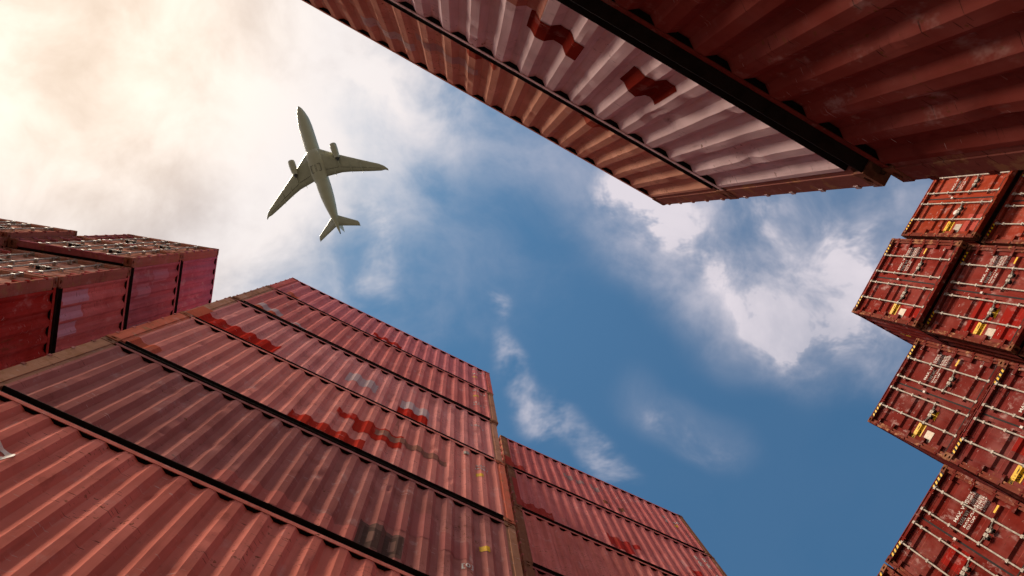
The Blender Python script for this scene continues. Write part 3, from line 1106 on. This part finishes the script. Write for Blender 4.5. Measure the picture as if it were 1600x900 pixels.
def foil(stations, sx):
    """wing from (span, leading s, trailing s, height, thickness)"""
    mb = MB()
    pr = [(0, 0), (0.05, 0.6), (0.25, 1.0), (0.6, 0.7), (1, 0.02), (0.6, -0.45), (0.25, -0.7), (0.05, -0.5)]
    n = len(pr)
    for p, l, t, h, th in stations:
        for c, z in pr:
            mb.v.append((sx * p, l + (t - l) * c, h + z * th))
    for i in range(len(stations) - 1):
        for k in range(n):
            j = (k + 1) % n
            mb.f.append((i * n + k, i * n + j, (i + 1) * n + j, (i + 1) * n + k))
    mb.f.append(tuple(range(n)))
    mb.f.append(tuple((len(stations) - 1) * n + k for k in range(n)))
    return mb


plane = bpy.data.objects.new('passenger_airliner', None)
COL.objects.link(plane)
tag(plane, 'white twin engine passenger airliner flying overhead, seen from below', 'airplane')
plane.rotation_euler = (-0.3391, 0.1048, -0.3844)
plane.location = (-66.79, -47.19, 301.2 + CAM_Z)
put('fuselage', loft([(0, -0.9, 0.05, 0.05), (0.5, -0.8, 0.6, 0.6), (1.5, -0.6, 1.15, 1.15), (3.2, -0.3, 1.8, 1.85), (6, 0, 2.45, 2.5), (9.5, 0, 2.75, 2.85),
                      (20, 0, 2.8, 2.95), (38, 0, 2.8, 2.95), (42, 0.15, 2.6, 2.75), (46, 0.5, 2.15, 2.25), (50, 0.95, 1.5, 1.65),
                      (54, 1.35, 0.8, 0.95), (56.3, 1.6, 0.4, 0.5), (57, 1.7, 0.25, 0.3)]).mesh('fuselage', 'aircraft_white', True), plane)
put('tail_cone', MB().tube((0, 56.9, 1.69), (0, 57.9, 1.85), 0.30, 12, 0.16).mesh('tail_cone', 'aircraft_dark'), plane)
put('belly_fairing', loft([(19.5, -1.4, 0.4, 0.3), (21.5, -1.5, 2.4, 1.4), (24, -1.5, 3.15, 1.75), (32, -1.5, 3.2, 1.8), (35, -1.4, 2.7, 1.5), (37.5, -1.2, 0.9, 0.7)]).mesh('belly_fairing', 'aircraft_white', True), plane)
for sx in (-1, 1):
    wing = put('wing', foil([(1.5, 20.4, 34.2, -1.5, 0.75), (9.0, 26.4, 35.0, -1.0, 0.5), (12.5, 28.9, 36.0, -0.7, 0.38), (20, 34.1, 38.7, 0.0, 0.22), (24, 36.8, 40.0, 0.45, 0.15),
                             (25.6, 38.3, 40.1, 0.7, 0.1), (26.7, 40.0, 40.9, 0.9, 0.05)], sx).mesh('wing', 'aircraft_grey', True), plane)
    for p, l in ((6.5, 33.0), (13.0, 34.0), (17.0, 35.7)):
        b = loft([(l - 2.6, -1.25 + p * .05, 0.05, 0.05), (l - 1.2, -1.5 + p * .05, 0.26, 0.32), (l + 0.8, -1.45 + p * .05, 0.22, 0.28), (l + 2.6, -1.2 + p * .05, 0.04, 0.05)], 8)
        b.v = [(x + sx * p, s, z) for x, s, z in b.v]
        put('flap_fairing', b.mesh('flap_fairing', 'aircraft_grey', True), wing)
    for (p0, s0, h0), (p1, s1, h1) in (((3.4, 31.6, -1.95), (8.6, 32.4, -1.38)), ((9.2, 32.7, -1.33), (19.0, 36.6, -0.24)), ((19.6, 37.0, -0.16), (24.0, 38.9, 0.37))):
        put('flap_gap', MB().tube((sx * p0, s0, h0), (sx * p1, s1, h1), 0.07, 6).mesh('flap_gap', 'aircraft_dark'), wing)
    for (y0, y1) in ((28.4, 31.6),):
        mbg = MB()
        for a0, a1, b0, b1 in ((0.15, 2.0, y0, y0 + 0.09), (0.15, 2.0, y1, y1 + 0.09), (0.15, 0.24, y0, y1), (1.95, 2.04, y0, y1)):
            mbg.box(*sorted((sx * a0, sx * a1)), b0, b1, -3.34 + 0.06 * a1, -3.0)
        put('gear_door_seam', mbg.mesh('gear_door_seam', 'aircraft_dark'), plane)
    e = sx * 9.2
    nac = loft([(22.6, -2.3, 1.22, 1.22), (23.0, -2.3, 1.36, 1.38), (24.6, -2.3, 1.40, 1.44), (27.4, -2.15, 1.22, 1.25), (28.8, -2.0, 1.0, 1.0)], 18)
    nac.v = [(x + e, s, z) for x, s, z in nac.v]
    eng = put('engine', nac.mesh('engine', 'aircraft_white', True), plane)
    ring = MB().tube((e, 22.52, -2.3), (e, 22.64, -2.3), 1.10, 18)
    put('engine_intake', ring.mesh('engine_intake', 'aircraft_dark'), eng)
    put('exhaust_cone', MB().tube((e, 28.7, -2.0), (e, 30.6, -1.85), 0.75, 14, 0.2).mesh('exhaust_cone', 'aircraft_dark'), eng)
    put('pylon', MB().box(e - 0.22, e + 0.22, 25.0, 32.0, -2.2, -0.95).mesh('pylon', 'aircraft_grey'), eng)
    put('tailplane', foil([(0.6, 49.6, 54.6, 1.3, 0.3), (8.3, 55.4, 57.6, 1.8, 0.12), (8.7, 56.4, 57.9, 1.85, 0.05)], sx).mesh('tailplane', 'aircraft_grey', True), plane)
fin = MB()
for z, l, t, th in ((2.2, 46.0, 54.6, 0.35), (4.6, 48.6, 54.9, 0.25), (8.2, 51.6, 55.4, 0.12)):
    fin.v += [(-th * .2, l, z), (-th, l + (t - l) * .4, z), (0, t, z), (th, l + (t - l) * .4, z)]
for i in range(2):
    for k in range(4):
        j = (k + 1) % 4
        fin.f.append((i * 4 + k, i * 4 + j, i * 4 + 4 + j, i * 4 + 4 + k))
fin.f.append((8, 9, 10, 11))
put('tail_fin', fin.mesh('tail_fin', 'aircraft_white'), plane)
